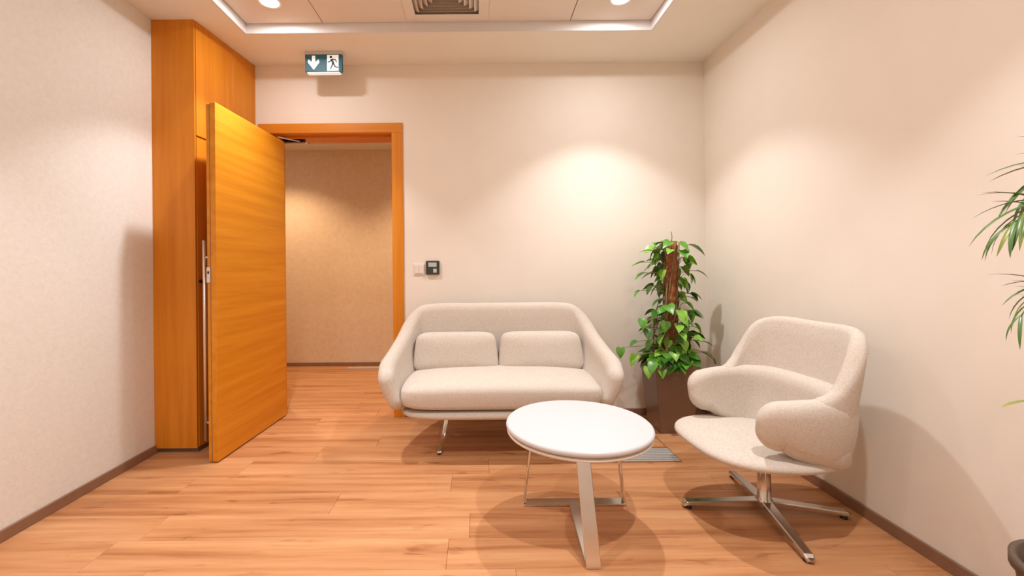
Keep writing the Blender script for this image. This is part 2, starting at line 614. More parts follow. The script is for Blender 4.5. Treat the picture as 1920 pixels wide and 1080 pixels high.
bm = B()
sq_ring(bm, hw - 0.055, hd - 0.055, hw + 0.002, hd + 0.002, -0.006, -0.006, 0.004)
obj('frame', bm, M['tile'], dif)
for k in range(6):
    e = 0.055 + 0.031 * k
    if hw - e - 0.03 < 0.02: break
    bm = B()
    sq_ring(bm, hw - e - 0.028, hd - e - 0.028, hw - e - 0.004, hd - e - 0.004, -0.008, 0.018)
    obj('louvre', bm, M['tile'], dif)
bm = B(); box(bm, -hw + 0.03, hw - 0.03, -hd + 0.03, hd - 0.03, 0.0275, 0.0295)
obj('plenum', bm, M['plenum'], dif)

# baseboards
BH, BT = 0.05, 0.012
bm = B(); box(bm, XL, XL + BT, YN, 2.70, 0, BH, 0.002)
struct('baseboard_left', bm, M['base'], 'brown baseboard along the left wall', 'baseboard')
bm = B(); box(bm, XR - BT, XR, YN, YB - BT, 0, BH, 0.002)
struct('baseboard_right', bm, M['base'], 'brown baseboard along the right wall', 'baseboard')
bm = B(); box(bm, FX1, XR, YB - BT, YB, 0, BH, 0.002)
struct('baseboard_back', bm, M['base'], 'brown baseboard along the far wall', 'baseboard')
bm = B(); box(bm, HX0, HX1, YC - BT, YC, 0, 0.042, 0.002)
struct('baseboard_corridor', bm, M['base'], 'dark brown baseboard along the corridor wall', 'baseboard')

# door frame
bm = B()
yf = YB - 0.012
box(bm, FX0, FX1, yf, YB + 0.262, DZ, FZ, 0.002)
struct('trim_2', bm, M['veneer_x'], 'orange veneer door head', 'door frame')
bm = B(); box(bm, DX1, FX1, yf, YB + 0.262, 0, DZ, 0.002)
struct('trim_3', bm, M['veneer_v'], 'right orange veneer door jamb', 'door frame')
bm = B(); box(bm, FX0, DX0, yf, YB + 0.262, 0, DZ, 0.002)
struct('trim_4', bm, M['veneer_v'], 'left orange veneer door jamb', 'door frame')
bm = B(); box(bm, DX0, DX1, YB + 0.07, YB + 0.085, DZ - 0.016, DZ, 0.001)
struct('trim_5', bm, M['veneer_x'], 'door stop under the veneer door head', 'door frame')

# door leaf, opened past a right angle
pa = floor_at(537.5, 779); pb = floor_at(409, 868.5)
d = (pa - pb); LW = d.length; d.normalize()
ang = math.atan2(d.y, d.x) - math.pi / 2
door = thing('door_1', 'orange veneer door leaf standing open beside the tall cabinet', 'door', (pb.x, pb.y, 0), ang)
tag(door, kind='structure')
DT, DH, dz0 = 0.058, 2.103, 0.008                 # local: x<0 to the left face, y along leaf from free edge to hinge
bm = B(); box(bm, -0.034, 0, 0, LW, dz0, DH, 0.0015)
obj('door_leaf', bm, M['veneer_y'], door)
bm = B(); box(bm, -DT, -0.0345, 0.004, LW - 0.03, dz0, DH - 0.008, 0.0015)
obj('rear_leaf', bm, M['veneer_y'], door)
bm = B(); box(bm, -0.0365, -0.0325, -0.002, 0.003, dz0 + 0.002, DH - 0.012, 0.001)
obj('edge_seal', bm, M['base'], door)
lp = 1.13 + (500 - 511) / 323.0
bm = B(); box(bm, -0.056, -0.034, -0.006, 0.004, lp - 0.045, lp + 0.045, 0.0015)
o = obj('lock_plate', bm, M['steel'], door); tag(o, 'steel lock plate on the door edge')
bm = B(); box(bm, -0.050, -0.041, -0.009, -0.0055, lp + 0.006, lp + 0.022, 0.001)
obj('latch_bolt', bm, M['black'], o)
bm = B()
hb = -DT - 0.045
tube(bm, [(hb, 0.045, 0.115), (hb, 0.045, 1.30)], 0.0105, 14)
hd_ = obj('pull_handle', bm, M['steel'], door, True)
tag(hd_, 'long steel bar pull handle on the far face of the door')
for zz in (0.22, 1.20):
    bm = B(); tube(bm, [(hb, 0.045, zz), (-DT + 0.002, 0.045, zz)], 0.008, 10)
    obj('standoff', bm, M['steel'], hd_, True)
for zz in (0.25, 1.05, 1.85):
    bm = B(); tube(bm, [(-0.012, LW + 0.004, zz - 0.05), (-0.012, LW + 0.004, zz + 0.05)], 0.007, 10)
    obj('hinge', bm, M['steel'], door, True)
# closer arm, from the leaf head to the frame soffit
iw = Matrix.Translation((pb.x, pb.y, 0)) @ Matrix.Rotation(ang, 4, 'Z')
iv = iw.inverted()
a = iv @ at(522, 257, YB + 0.035); b = iv @ at(578, 268.5, YB + 0.16)
bm = B()
strip(bm, [a, b], (0.3, 0.9, 0.0), 0.022, 0.008)
o = obj('closer_arm', bm, M['steel'], door); tag(o, 'dull steel door closer arm')
bm = B(); c = iv @ at(560, 262, YB + 0.13)
box(bm, c.x - 0.14, c.x + 0.05, c.y - 0.012, c.y + 0.012, DZ - 0.03, DZ - 0.002, 0.002)
obj('closer_channel', bm, M['black'], door)

# ------------------------------------------------------------------ tall cabinet between the left wall and the door
cab = thing('tall_cabinet', 'ceiling-high orange veneer cabinet between the left wall and the open door', 'cabinet', (-1.86, 2.96, 0))
CZ0, CZ1 = 0.03, CEIL_Z - 0.002
cfl, cfr, cbr = (XL + 0.001, 2.668), (-1.742, 2.668), (-1.684, YB - 0.002)
L = lambda p: (p[0] + 1.86, p[1] - 2.96)
cen = [cfl, cfr, cbr, (XL + 0.001, YB - 0.002)]
dirv = Vector((cbr[0] - cfr[0], cbr[1] - cfr[1])).normalized()
nrm = Vector((dirv.y, -dirv.x))
inner = [cfl, (cfr[0] - 0.02, cfr[1]), (cbr[0] - 0.02, cbr[1]), (XL + 0.001, YB - 0.002)]
bm = B(); prism(bm, [L(p) for p in inner], CZ0, CZ1)
obj('carcass', bm, M['veneer_v'], cab)
bm = B(); prism(bm, [L(p) for p in (cfl, (cfr[0] - 0.003, cfr[1]), (cfr[0] - 0.003, cfr[1] - 0.012), (cfl[0], cfl[1] - 0.012))], CZ0, CZ1)
obj('end_panel', bm, M['veneer_v'], cab)


def side_panel(name, a, b, z0, z1, par=cab, out=0.02):
    ln = (Vector(cbr) - Vector(cfr)).length
    p0 = Vector(cfr) + dirv * a; p1 = Vector(cfr) + dirv * b
    q0, q1 = p0 - nrm * out, p1 - nrm * out
    bm = B(); prism(bm, [L(q0), L(p0), L(p1), L(q1)], z0, z1, 0.0012)
    return obj(name, bm, M['veneer_v'], par)


full = (Vector(cbr) - Vector(cfr)).length
seam = 0.345
side_panel('upper_panel', 0.003, seam - 0.0015, 1.958, CZ1)
side_panel('upper_panel', seam + 0.0015, full, 1.958, CZ1)
cd1 = side_panel('cabinet_door', 0.003, seam - 0.0015, CZ0 + 0.003, 1.948)
cd2 = side_panel('cabinet_door', seam + 0.0015, full, CZ0 + 0.003, 1.948)
bm = B()
kp = Vector(cfr) + dirv * 0.02
k3 = Vector((kp.x + 1.86, kp.y - 2.96, 1.055))
tube(bm, [k3, k3 + Vector((0.012, -0.004, 0)), k3 + Vector((0.022, -0.006, 0))], lambda t: 0.008 + 0.006 * t, 12)
o = obj('knob', bm, M['black'], cd1); tag(o, 'small black knob')
bm = B(); prism(bm, [L(p) for p in ((cfl[0], cfl[1] + 0.01), (cfr[0] - 0.01, cfr[1] + 0.01), (cbr[0] - 0.012, cbr[1]), (cfl[0], cbr[1]))], 0, CZ0)
obj('plinth', bm, M['plinth'], cab)

# ------------------------------------------------------------------ downlights
for i, (x, y) in enumerate(LAMPS):
    names = ['recessed round ceiling downlight near the open door, left of the air diffuser', 'recessed round ceiling downlight right of the air diffuser, in front of the sofa',
             'recessed round ceiling downlight on the left, near the viewer', 'recessed round ceiling downlight on the right, near the viewer',
             'recessed round ceiling downlight on the left, behind the viewer', 'recessed round ceiling downlight on the right, behind the viewer']
    dl = thing('downlight', names[i], 'ceiling light', (x, y, TRAY_Z), 0, 'ceiling downlights')
    bm = B()
    rings = []
    for r, z in ((0.052, 0.0), (0.052, -0.006), (0.066, -0.007), (0.070, -0.004), (0.070, 0.001)):
        rings.append([(r * math.cos(2 * math.pi * k / 36), r * math.sin(2 * math.pi * k / 36), z) for k in range(36)])
    loft(bm, rings, close=True)
    obj('trim_ring', bm, M['lamp_ring'], dl, True)
    bm = B(); lathe(bm, [(0, -0.0045), (0.045, -0.004), (0.052, -0.002)], 32)
    obj('lens', bm, M['glow'], dl, True)
    for wt, an, bl in ((LAMP_W, LAMP_ANGLE, LAMP_BLEND), (CORE_W, CORE_ANGLE, CORE_BLEND)):
        ld = bpy.data.lights.new('downlight_beam', 'SPOT')
        ld.energy = wt
        ld.color = LAMP_COL
        ld.spot_size = math.radians(an)
        ld.spot_blend = bl
        ld.shadow_soft_size = 0.022
        lo = bpy.data.objects.new('lamp_beam', ld)
        COL.objects.link(lo)
        lo.parent = dl
        lo.location = (0, 0, -0.035)
    ad = bpy.data.lights.new('downlight_lens', 'AREA')  # extra soft disc, added as fill to lift the upper walls
    ad.shape = 'DISK'
    ad.size = 0.09
    ad.energy = FILL_W
    ad.color = LAMP_COL
    ao = bpy.data.objects.new('lamp_lens', ad)
    COL.objects.link(ao)
    ao.parent = dl
    ao.location = (0, 0, -0.012)
for i, x in enumerate((-2.2, -0.4)):  # lamps added out of view to brighten the corridor
    dl = thing('corridor_light', ['round corridor ceiling light left of the doorway', 'round corridor ceiling light right of the doorway'][i], 'ceiling light', (x, 4.3, HALL_Z), 0, 'corridor ceiling lights')
    bm = B(); lathe(bm, [(0, -0.004), (0.05, -0.004), (0.06, -0.008), (0.07, -0.006), (0.07, 0.0)], 32)
    obj('lens', bm, M['glow'], dl, True)
    ld = bpy.data.lights.new('corridor_beam', 'SPOT')
    ld.energy = HALL_W; ld.color = HALL_COL; ld.spot_size = math.radians(125); ld.spot_blend = 0.6; ld.shadow_soft_size = 0.05
    lo = bpy.data.objects.new('lamp_beam', ld); COL.objects.link(lo); lo.parent = dl; lo.location = (0, 0, -0.03)

# ------------------------------------------------------------------ loveseat
SX = 0.122
sofa = thing('loveseat', 'beige two-seat fabric sofa with flared arms against the far wall', 'sofa', (SX, 2.80, 0))
half = [(-0.694, 2.565, 0.530, 0.285, 0.098), (-0.703, 2.65, 0.568, 0.256, 0.105), (-0.685, 2.78, 0.615, 0.246, 0.10), (-0.652, 2.92, 0.690, 0.246, 0.10),
        (-0.615, 3.03, 0.785, 0.246, 0.10), (-0.55, 3.09, 0.852, 0.246, 0.10), (-0.42, 3.115, 0.870, 0.246, 0.10), (-0.18, 3.12, 0.870, 0.246, 0.10)]
ctrl = half + [(0, 3.12, 0.870, 0.246, 0.10)] + [(-h[0],) + h[1:] for h in half[::-1]]
ctrl = [(c[0], c[1] - 2.80, c[2], c[3], c[4]) for c in ctrl]


def sofa_off(v, u):
    e = abs(2 * u - 1)
    return -(0.135 - 0.03 * e ** 6) * (1 - v) ** 2.0 - 0.012 * v


bm = B(); shell_loft(bm, ctrl, 6, sofa_off, 0.075)
obj('shell', bm, M['fabric'], sofa, True)
bm = B()


def pan_fn(p):
    k = 1 - 0.10 * max(0, -p.z / 0.05)
    return Vector((p.x * (1 - 0.04 * max(0, -p.z / 0.05)), p.y * k, p.z))


superell(bm, 0.606, 0.295, 0.034, 0.40, 0.6, 72, 12, (0, -0.03, 0.262), pan_fn)
obj('base_pan', bm, M['fabric'], sofa, True)
bm = B()


def cush_fn(p):
    ty = (p.y + 0.26) / 0.52
    top = max(0, p.z / 0.068)
    return Vector((p.x * (1.0 + 0.02 * ty), p.y, p.z + 0.012 * top * (1 - (p.x / 0.6) ** 2) + 0.022 * ty))


superell(bm, 0.600, 0.258, 0.080, 0.26, 0.48, 88, 22, (0, -0.065, 0.362), cush_fn)
obj('seat_cushion', bm, M['fabric'], sofa, True)
for sx in (-1, 1):
    bm = B()

    def pil_fn(p):
        return Vector((p.x * (1 - 0.055 * p.z / 0.125), p.y + 0.19 * p.z, p.z))
    # built with depth along y: superell in x-z plan, thickness y
    def pl(p):
        return pil_fn(Vector((p.x, -p.z, p.y)))
    superell(bm, 0.281, 0.126, 0.075, 0.30, 0.62, 72, 18, (sx * 0.287, 0.135, 0.558), pl)
    obj('lumbar_cushion', bm, M['fabric'], sofa, True)
for sx in (-1, 1):
    for fr_ in (-1, 1):
        bm = B()
        x0, x1 = sx * 0.335, sx * 0.375
        yb = 0.02 * fr_
        if fr_ < 0:
            pts = [(x0, -0.06, 0.25), (x0, -0.065, 0.20), (x0 + (x1 - x0) * 0.25, -0.085, 0.13), (x0 + (x1 - x0) * 0.6, -0.125, 0.06), (x1, -0.195, 0.006)]
        else:
            pts = [(x0, 0.03, 0.25), (x0, 0.035, 0.20), (x0 + (x1 - x0) * 0.25, 0.06, 0.13), (x0 + (x1 - x0) * 0.6, 0.11, 0.06), (x1, 0.185, 0.006)]
        strip(bm, catmull(pts, 5), (1, 0, 0), 0.026, 0.012)
        lg = obj('leg', bm, M['chrome'], sofa, True)
        bm = B(); lathe(bm, [(0.0, 0), (0.011, 0), (0.012, 0.004), (0.008, 0.007)], 14, (x1, pts[-1][1], 0))
        obj('glide', bm, M['black'], lg)

# ------------------------------------------------------------------ lounge chair
CHX, CHY, CHA = 1.285, 1.965, 183.5
chair = thing('lounge_chair', 'beige swivel armchair with wraparound arms near the right wall', 'chair', (CHX, CHY, 0), math.radians(CHA))
bm = B()


def seat_fn(p):
    q = Vector(p)
    if q.z < 0:
        k = 1 - 0.16 * (-q.z / 0.05)
        q.x *= k; q.y *= k
    # rear half squarer, front rounder
    if q.x < 0: q.y *= 1 - 0.10 * min(1, -q.x / 0.25)
    q.z += 0.012 * (q.x / 0.3) - 0.010 * max(0, q.x / 0.3) ** 3
    return q


superell(bm, 0.305, 0.308, 0.046, 0.72, 0.72, 80, 20, (0.045, 0, 0.324), seat_fn)
obj('seat', bm, M['fabric'], chair, True)
hb_ = [(0.120, 0.264, 0.592, 0.388, 0.09), (0.07, 0.276, 0.597, 0.356, 0.09), (-0.01, 0.283, 0.603, 0.325, 0.09), (-0.09, 0.272, 0.610, 0.300, 0.098),
       (-0.16, 0.225, 0.615, 0.288, 0.104), (-0.193, 0.13, 0.618, 0.286, 0.104)]
cb = hb_ + [(-0.20, 0.0, 0.618, 0.286, 0.104)] + [(h[0], -h[1]) + h[2:] for h in hb_[::-1]]


def band_off(v, u):
    e = 1 - abs(2 * u - 1)
    return -0.007 * min(1, e * 1.6) - 0.030 * (1 - v) ** 1.5 + 0.012 * v * min(1, e * 2.2) + 0.010 * math.sin(math.pi * v)


bm = B(); shell_loft(bm, cb, 7, band_off, 0.092, 9)
obj('arm_band', bm, M['fabric'], chair, True)
hu = [(-0.025, 0.287, 0.612, 0.34, 0.064), (-0.065, 0.288, 0.650, 0.33, 0.066), (-0.10, 0.282, 0.722, 0.32, 0.066), (-0.138, 0.262, 0.815, 0.31, 0.064), (-0.178, 0.222, 0.858, 0.30, 0.052),
      (-0.208, 0.15, 0.869, 0.30, 0.052), (-0.222, 0.07, 0.866, 0.30, 0.052)]
cu = hu + [(-0.225, 0.0, 0.865, 0.30, 0.052)] + [(h[0], -h[1]) + h[2:] for h in hu[::-1]]


def back_off(v, u):
    e = min(1, (1 - abs(2 * u - 1)) * 2.5)
    return 0.004 + 0.006 * e + 0.05 * e * max(0, v - 0.3) - 0.022 * (1 - v) ** 1.5


bm = B(); shell_loft(bm, cu, 7, back_off, 0.03, 4)
obj('backrest', bm, M['fabric'], chair, True)
bm = B()
lathe(bm, [(0.0, 0.05), (0.036, 0.05), (0.036, 0.062), (0.028, 0.070), (0.027, 0.262), (0.07, 0.272), (0.10, 0.275), (0.10, 0.284), (0, 0.284)], 32)
obj('column', bm, M['alu'], chair, True)
bang = math.radians(171.5 - CHA)
for k in range(4):
    a = bang + k * math.pi / 2
    dv = Vector((math.cos(a), math.sin(a), 0)); sd = Vector((-math.sin(a), math.cos(a), 0))
    rings = []
    for t_ in (0.0, 0.02, 0.10, 0.22, 0.30, 0.335, 0.348, 0.352):
        f = t_ / 0.352
        hw_ = 0.024 - 0.006 * f if t_ < 0.34 else (0.015 if t_ < 0.35 else 0.008)
        zt = 0.066 - 0.034 * f if t_ < 0.34 else (0.026 if t_ < 0.35 else 0.018)
        zb = zt - (0.030 - 0.012 * f) if t_ < 0.35 else 0.012
        c = dv * t_
        rings.append([c + sd * hw_ + Vector((0, 0, zb + 0.003)), c + sd * hw_ + Vector((0, 0, zt - 0.004)), c + sd * (hw_ - 0.004) + Vector((0, 0, zt)),
                      c - sd * (hw_ - 0.004) + Vector((0, 0, zt)), c - sd * hw_ + Vector((0, 0, zt - 0.004)), c - sd * hw_ + Vector((0, 0, zb + 0.003)),
                      c - sd * (hw_ - 0.003) + Vector((0, 0, zb)), c + sd * (hw_ - 0.003) + Vector((0, 0, zb))])
    bm = B(); loft(bm, rings)
    lg = obj('leg', bm, M['alu'], chair)
    bm = B(); c = dv * 0.325
    lathe(bm, [(0, 0), (0.014, 0), (0.015, 0.004), (0.011, 0.018)], 16, (c.x, c.y, 0))
    obj('glide', bm, M['black'], lg)

# ------------------------------------------------------------------ coffee table
TXc, TYc, TR, TH = 0.430, 1.915, 0.318, 0.438
tab = thing('coffee_table', 'round white coffee table on bent chrome strip legs', 'table', (TXc, TYc, 0))
bm = B()
lathe(bm, [(0, TH - 0.024), (TR - 0.008, TH - 0.024), (TR - 0.002, TH - 0.019), (TR, TH - 0.012), (TR - 0.002, TH - 0.005), (TR - 0.008, TH), (0, TH)], 96)
o = obj('tabletop', bm, M['white'], tab, True)
for p in o.data.polygons:
    p.use_smooth = abs(p.normal.z) < 0.98
bm = B(); lathe(bm, [(0, TH - 0.044), (TR - 0.016, TH - 0.044), (TR - 0.006, TH - 0.040), (TR - 0.004, TH - 0.036), (TR - 0.008, TH - 0.031), (TR - 0.020, TH - 0.0295), (TR - 0.022, TH - 0.0245), (0, TH - 0.0245)], 96)
obj('under_disc', bm, M['table_edge'], tab, True)
zt = TH - 0.044
pl_ = floor_at(981, 941); prr = floor_at(1173, 946); pf = floor_at(1113, 1068)
yb_ = (pl_.y + prr.y) / 2 - TYc
xl, xr = pl_.x - TXc, prr.x - TXc
lean = 0.055
W_, T_ = 0.056, 0.010
bm = B()
strip(bm, catmull([(xl + lean + 0.05, yb_ - 0.01, zt - 0.005), (xl + lean, yb_ - 0.01, zt - 0.006)], 1) + [(xl + lean - 0.012, yb_ - 0.01, zt - 0.02), (xl + 0.004, yb_, 0.012)], (0, 1, 0), 0.034, T_)
obj('leg', bm, M['chrome'], tab)
bm = B()
strip(bm, [(xr - lean - 0.05, yb_ - 0.01, zt - 0.005), (xr - lean, yb_ - 0.01, zt - 0.006), (xr - lean + 0.012, yb_ - 0.01, zt - 0.02), (xr - 0.004, yb_, 0.012)], (0, 1, 0), 0.034, T_)
obj('leg', bm, M['chrome'], tab)
fx, fy = pf.x - TXc, pf.y - TYc
bm = B()
fq = fx - 0.013
strip(bm, [(fq, fy + 0.16, zt - 0.005), (fq, fy + 0.11, zt - 0.006), (fq, fy + 0.098, zt - 0.02), (fx, fy, 0.010)], (1, 0, 0), W_, T_)
obj('leg', bm, M['chrome'], tab)
bm = B(); strip(bm, [(xl, yb_, T_ / 2), (0, yb_, T_ / 2), (xr, yb_, T_ / 2)], (0, 1, 0), W_, T_)
obj('cross_bar', bm, M['chrome'], tab)
bm = B(); strip(bm, [((xl + xr) / 2, yb_ - W_ / 2, T_ / 2), (fx, fy, T_ / 2)], (1, 0, 0), W_, T_)
obj('foot_bar', bm, M['chrome'], tab)

# ------------------------------------------------------------------ potted climbing plant
PX, PY = 1.312, 3.005
pot = thing('planter', 'tapered square bronze-brown planter in the corner behind the armchair', 'planter', (PX, PY, 0))
bm = B()


def rsq(h, z, r=0.008):
    pts = []
    for sx, sy, a0 in ((1, 1, 0), (-1, 1, 90), (-1, -1, 180), (1, -1, 270)):
        for k in range(3):
            a = math.radians(a0 + 45 * k)
            pts.append((sx * (h - r) + r * math.cos(a), sy * (h - r) + r * math.sin(a), z))
    return pts


PT = 0.455
loft(bm, [rsq(0.112, 0.0), rsq(0.112, 0.006), rsq(0.147, PT - 0.004), rsq(0.147, PT), rsq(0.139, PT), rsq(0.136, PT - 0.035)])
obj('pot_body', bm, M['planter'], pot)
bm = B(); loft(bm, [rsq(0.1365, PT - 0.05), rsq(0.1365, PT - 0.03)])
obj('soil', bm, M['soil'], pot)

plant = thing('pothos_plant', 'green climbing pothos on a brown moss pole, growing in the square planter', 'plant', (PX, PY, PT - 0.03))
pole_top = 1.295 - (PT - 0.03)
px_ = 0.025
bm = B()
rings = []
rr_ = random.Random(5)
nz = 30
for j in range(nz + 1):
    z = pole_top * j / nz
    r0 = 0.043 if j < nz else 0.030
    cxp = px_ * (0.2 + 0.8 * j / nz)
    rings.append([(cxp + (r0 + rr_.uniform(-0.005, 0.005)) * math.cos(2 * math.pi * k / 14), (r0 + rr_.uniform(-0.005, 0.005)) * math.sin(2 * math.pi * k / 14), z) for k in range(14)])
loft(bm, rings)
o = obj('moss_pole', bm, M['moss'], plant); tag(o, 'brown fibre moss pole')


def leaf_mesh(name, m, ln=0.1, wd=0.075, fold=0.25, droop=0.35):
    """heart-shaped leaf along +y, petiole end at the origin"""
    bm = B()
    prof = [(-0.10, 0.30), (0.02, 0.43), (0.2, 0.5), (0.42, 0.46), (0.65, 0.32), (0.85, 0.14)]
    mid, le, ri = [], [], []
    for t, wv in prof:
        z = -droop * ln * max(0, t) ** 2
        tm = max(0.0, t)
        mid.append(bm.verts.new((0, ln * tm, -droop * ln * tm ** 2)))
        le.append(bm.verts.new((-wd * wv, ln * t, z + fold * wd * wv)))
        ri.append(bm.verts.new((wd * wv, ln * t, z + fold * wd * wv)))
    tip = bm.verts.new((0, ln, -droop * ln))
    for i in range(len(prof) - 1):
        if i == 0:
            bm.faces.new((mid[0], mid[1], le[1], le[0])); bm.faces.new((mid[0], ri[0], ri[1], mid[1]))
        else:
            bm.faces.new((mid[i], mid[i + 1], le[i + 1], le[i])); bm.faces.new((mid[i], ri[i], ri[i + 1], mid[i + 1]))
    bm.faces.new((mid[-1], tip, le[-1])); bm.faces.new((mid[-1], ri[-1], tip))
    bmesh.ops.remove_doubles(bm, verts=bm.verts[:], dist=1e-5)
    bmesh.ops.recalc_face_normals(bm, faces=bm.faces[:])
    if bm.faces[0].normal.z < 0: bmesh.ops.reverse_faces(bm, faces=bm.faces[:])
    me = bpy.data.meshes.new(name)
    bm.to_mesh(me); bm.free()
    me.materials.append(m)
    for p in me.polygons: p.use_smooth = True
    return me


leaf_me = [leaf_mesh('leaf', M[k], 0.088, 0.075, f, dr) for k, f, dr in
           (('leaf', 0.25, 0.3), ('leaf2', 0.2, 0.45), ('leaf3', 0.3, 0.2), ('leaf', 0.1, 0.6), ('leaf2', 0.35, 0.25), ('leaf', 0.3, 0.15))]
pr2 = random.Random(21)
vine_bm = B()
base_z = PT - 0.03
count = 0


def place_leaf(p, az, pitch, sc, roll=0.0, stem_from=None, which=None):
    """p in plant-local coordinates"""
    global count
    me = leaf_me[which if which is not None else pr2.randrange(6)]
    mw = Matrix.Translation(p) @ Matrix.Rotation(az - math.pi / 2, 4, 'Z') @ Matrix.Rotation(pitch, 4, 'X') @ Matrix.Rotation(roll, 4, 'Y') @ Matrix.Scale(sc, 4)
    inst('leaf', me, plant, mw)
    if stem_from is not None:
        a = Vector(stem_from); b = Vector(p)
        c = (a + b) / 2 + Vector((0, 0, 0.02))
        tube(vine_bm, [a, c, b], 0.0018, 4)
    count += 1


# dense skirt over the pot
for k in range(150):
    az = pr2.uniform(0, 2 * math.pi)
    r = pr2.uniform(0.03, 0.155)
    z = 0.03 + pr2.uniform(0.0, 0.22) * (1.15 - r / 0.16)
    p = Vector((r * math.cos(az), r * math.sin(az), z))
    place_leaf(p, az + pr2.uniform(-0.9, 0.9), pr2.uniform(-1.1, 0.0), pr2.uniform(0.7, 1.1), pr2.uniform(-0.5, 0.5), p * 0.3 + Vector((0, 0, 0.01)))
# climbing leaves round the pole
for k in range(126):
    z = 0.18 + (pole_top - 0.16) * (k / 126) ** 1.25 + pr2.uniform(-0.02, 0.02)
    az = pr2.uniform(0, 2 * math.pi)
    if z > 0.45 and -2.0 < az - 2 * math.pi < -1.2 and pr2.random() < 0.6: az += 1.5
    k_ = z / pole_top
    r = pr2.uniform(0.055, 0.18 - 0.07 * k_)
    p = Vector((px_ * 0.7 + r * math.cos(az), r * math.sin(az), z))
    place_leaf(p, az + pr2.uniform(-0.6, 0.6), pr2.uniform(-1.2, -0.1), pr2.uniform(0.65, 1.05), pr2.uniform(-0.5, 0.5), (px_ + 0.04 * math.cos(az), 0.04 * math.sin(az), z - pr2.uniform(0.01, 0.05)))
# the leaves that stand clear of the outline in the photograph
off0 = Vector((PX, PY, base_z))
for px, py, az, pit, sc, wh in ((1228, 457, 20, 0.25, 1.0, 0), (1292, 459, -5, -0.1, 1.3, 3), (1307, 508, -25, -0.35, 1.0, 0), (1300, 582, -35, -0.4, 0.95, 0), (1207, 492, 165, -0.1, 1.0, 4),
                                (1210, 512, 185, -0.3, 1.0, 0), (1205, 598, 250, -0.9, 0.85, 0), (1215, 618, 250, -0.9, 0.85, 2), (1195, 640, 200, -0.3, 0.8, 2), (1317, 640, -10, -0.2, 0.9, 0),
                                (1275, 470, 40, 0.3, 0.8, 1), (1220, 470, 160, 0.2, 0.9, 1), (1245, 470, 150, 0.3, 0.8, 4), (1318, 662, -30, -0.35, 1.1, 2), (1192, 665, 215, -0.6, 0.95, 1), (1164, 652, 240, -1.1, 0.8, 0),
                                (1300, 550, -30, -0.5, 0.8, 2), (1200, 545, 190, -0.5, 0.7, 0), (1298, 612, -20, -0.2, 0.9, 1), (1240, 690, 265, -0.9, 0.8, 4), (1215, 688, 255, -0.8, 0.85, 1), (1225, 680, 235, -0.7, 0.9, 0)):
    Yd = PY - 0.02 if py < 640 else PY - 0.13
    p = at(px, py, Yd) - off0
    zc = min(max(p.z - 0.03, 0.02), pole_top)
    place_leaf(p, math.radians(az), pit, sc, 0.0, (px_ * 0.8, -0.03, zc), wh)
for k in range(9):                                 # bare hanging runners left of the pole
    a0 = pr2.uniform(2.4, 3.9)
    z0 = pr2.uniform(0.35, 0.62)
    pts = []
    for j in range(8):
        f = j / 7
        r = 0.045 + 0.075 * math.sin(math.pi * min(1, f * 1.2) * 0.55) + pr2.uniform(-0.008, 0.008)
        pts.append((px_ * 0.7 + r * math.cos(a0 + 0.3 * f), r * math.sin(a0 + 0.3 * f), z0 * (1 - f) + 0.03))
    tube(vine_bm, pts, 0.003, 5)
for k in range(5):                                 # climbing stems
    a0 = 2 * math.pi * k / 5 + 0.4
    pts = [(px_ * (0.2 + 0.8 * j / 12) + 0.048 * math.cos(a0 + 0.16 * j), 0.048 * math.sin(a0 + 0.16 * j), pole_top * j / 12 * 0.98) for j in range(13)]
    tube(vine_bm, pts, 0.004, 5)
pts = [(px_, 0, pole_top - 0.02), (px_ + 0.004, 0, pole_top + 0.03), (px_ - 0.005, -0.01, pole_top + 0.065)]
tube(vine_bm, pts, 0.0025, 5)
pts = [at(1300, 655, PY - 0.12) - off0, at(1322, 660, PY - 0.15) - off0, at(1337, 671, PY - 0.17) - off0, at(1342, 682, PY - 0.17) - off0]
tube(vine_bm, pts, 0.005, 5)
obj('vines', vine_bm, M['vine'], plant, True)

# ------------------------------------------------------------------ palm at the right edge of the view
QX, QY = 1.50, 1.02
pp = thing('palm_pot', 'round brown pot by the right wall holding the palm', 'planter', (QX, QY, 0))
bm = B(); lathe(bm, [(0, 0), (0.11, 0), (0.115, 0.006), (0.155, 0.34), (0.165, 0.345), (0.165, 0.37), (0.15, 0.37), (0.148, 0.33)], 40)
obj('pot_body', bm, M['pot'], pp, True)
bm = B(); lathe(bm, [(0, 0.315), (0.146, 0.315), (0.148, 0.33), (0, 0.335)], 32)
obj('soil', bm, M['soil'], pp)
palm = thing('areca_palm', 'feathery green palm whose fronds reach in at the right edge', 'plant', (QX, QY, 0.335))
po = Vector((QX, QY, 0.335))
for k in range(5):
    a = 2 * math.pi * k / 5
    bm = B(); tube(bm, [(0.05 * math.cos(a), 0.05 * math.sin(a), -0.005), (0.06 * math.cos(a), 0.06 * math.sin(a), 0.25), (0.05 * math.cos(a), 0.05 * math.sin(a), 0.5)], lambda t: 0.012 - 0.004 * t, 8)
    obj('cane', bm, M['palm_stem'], palm, True)


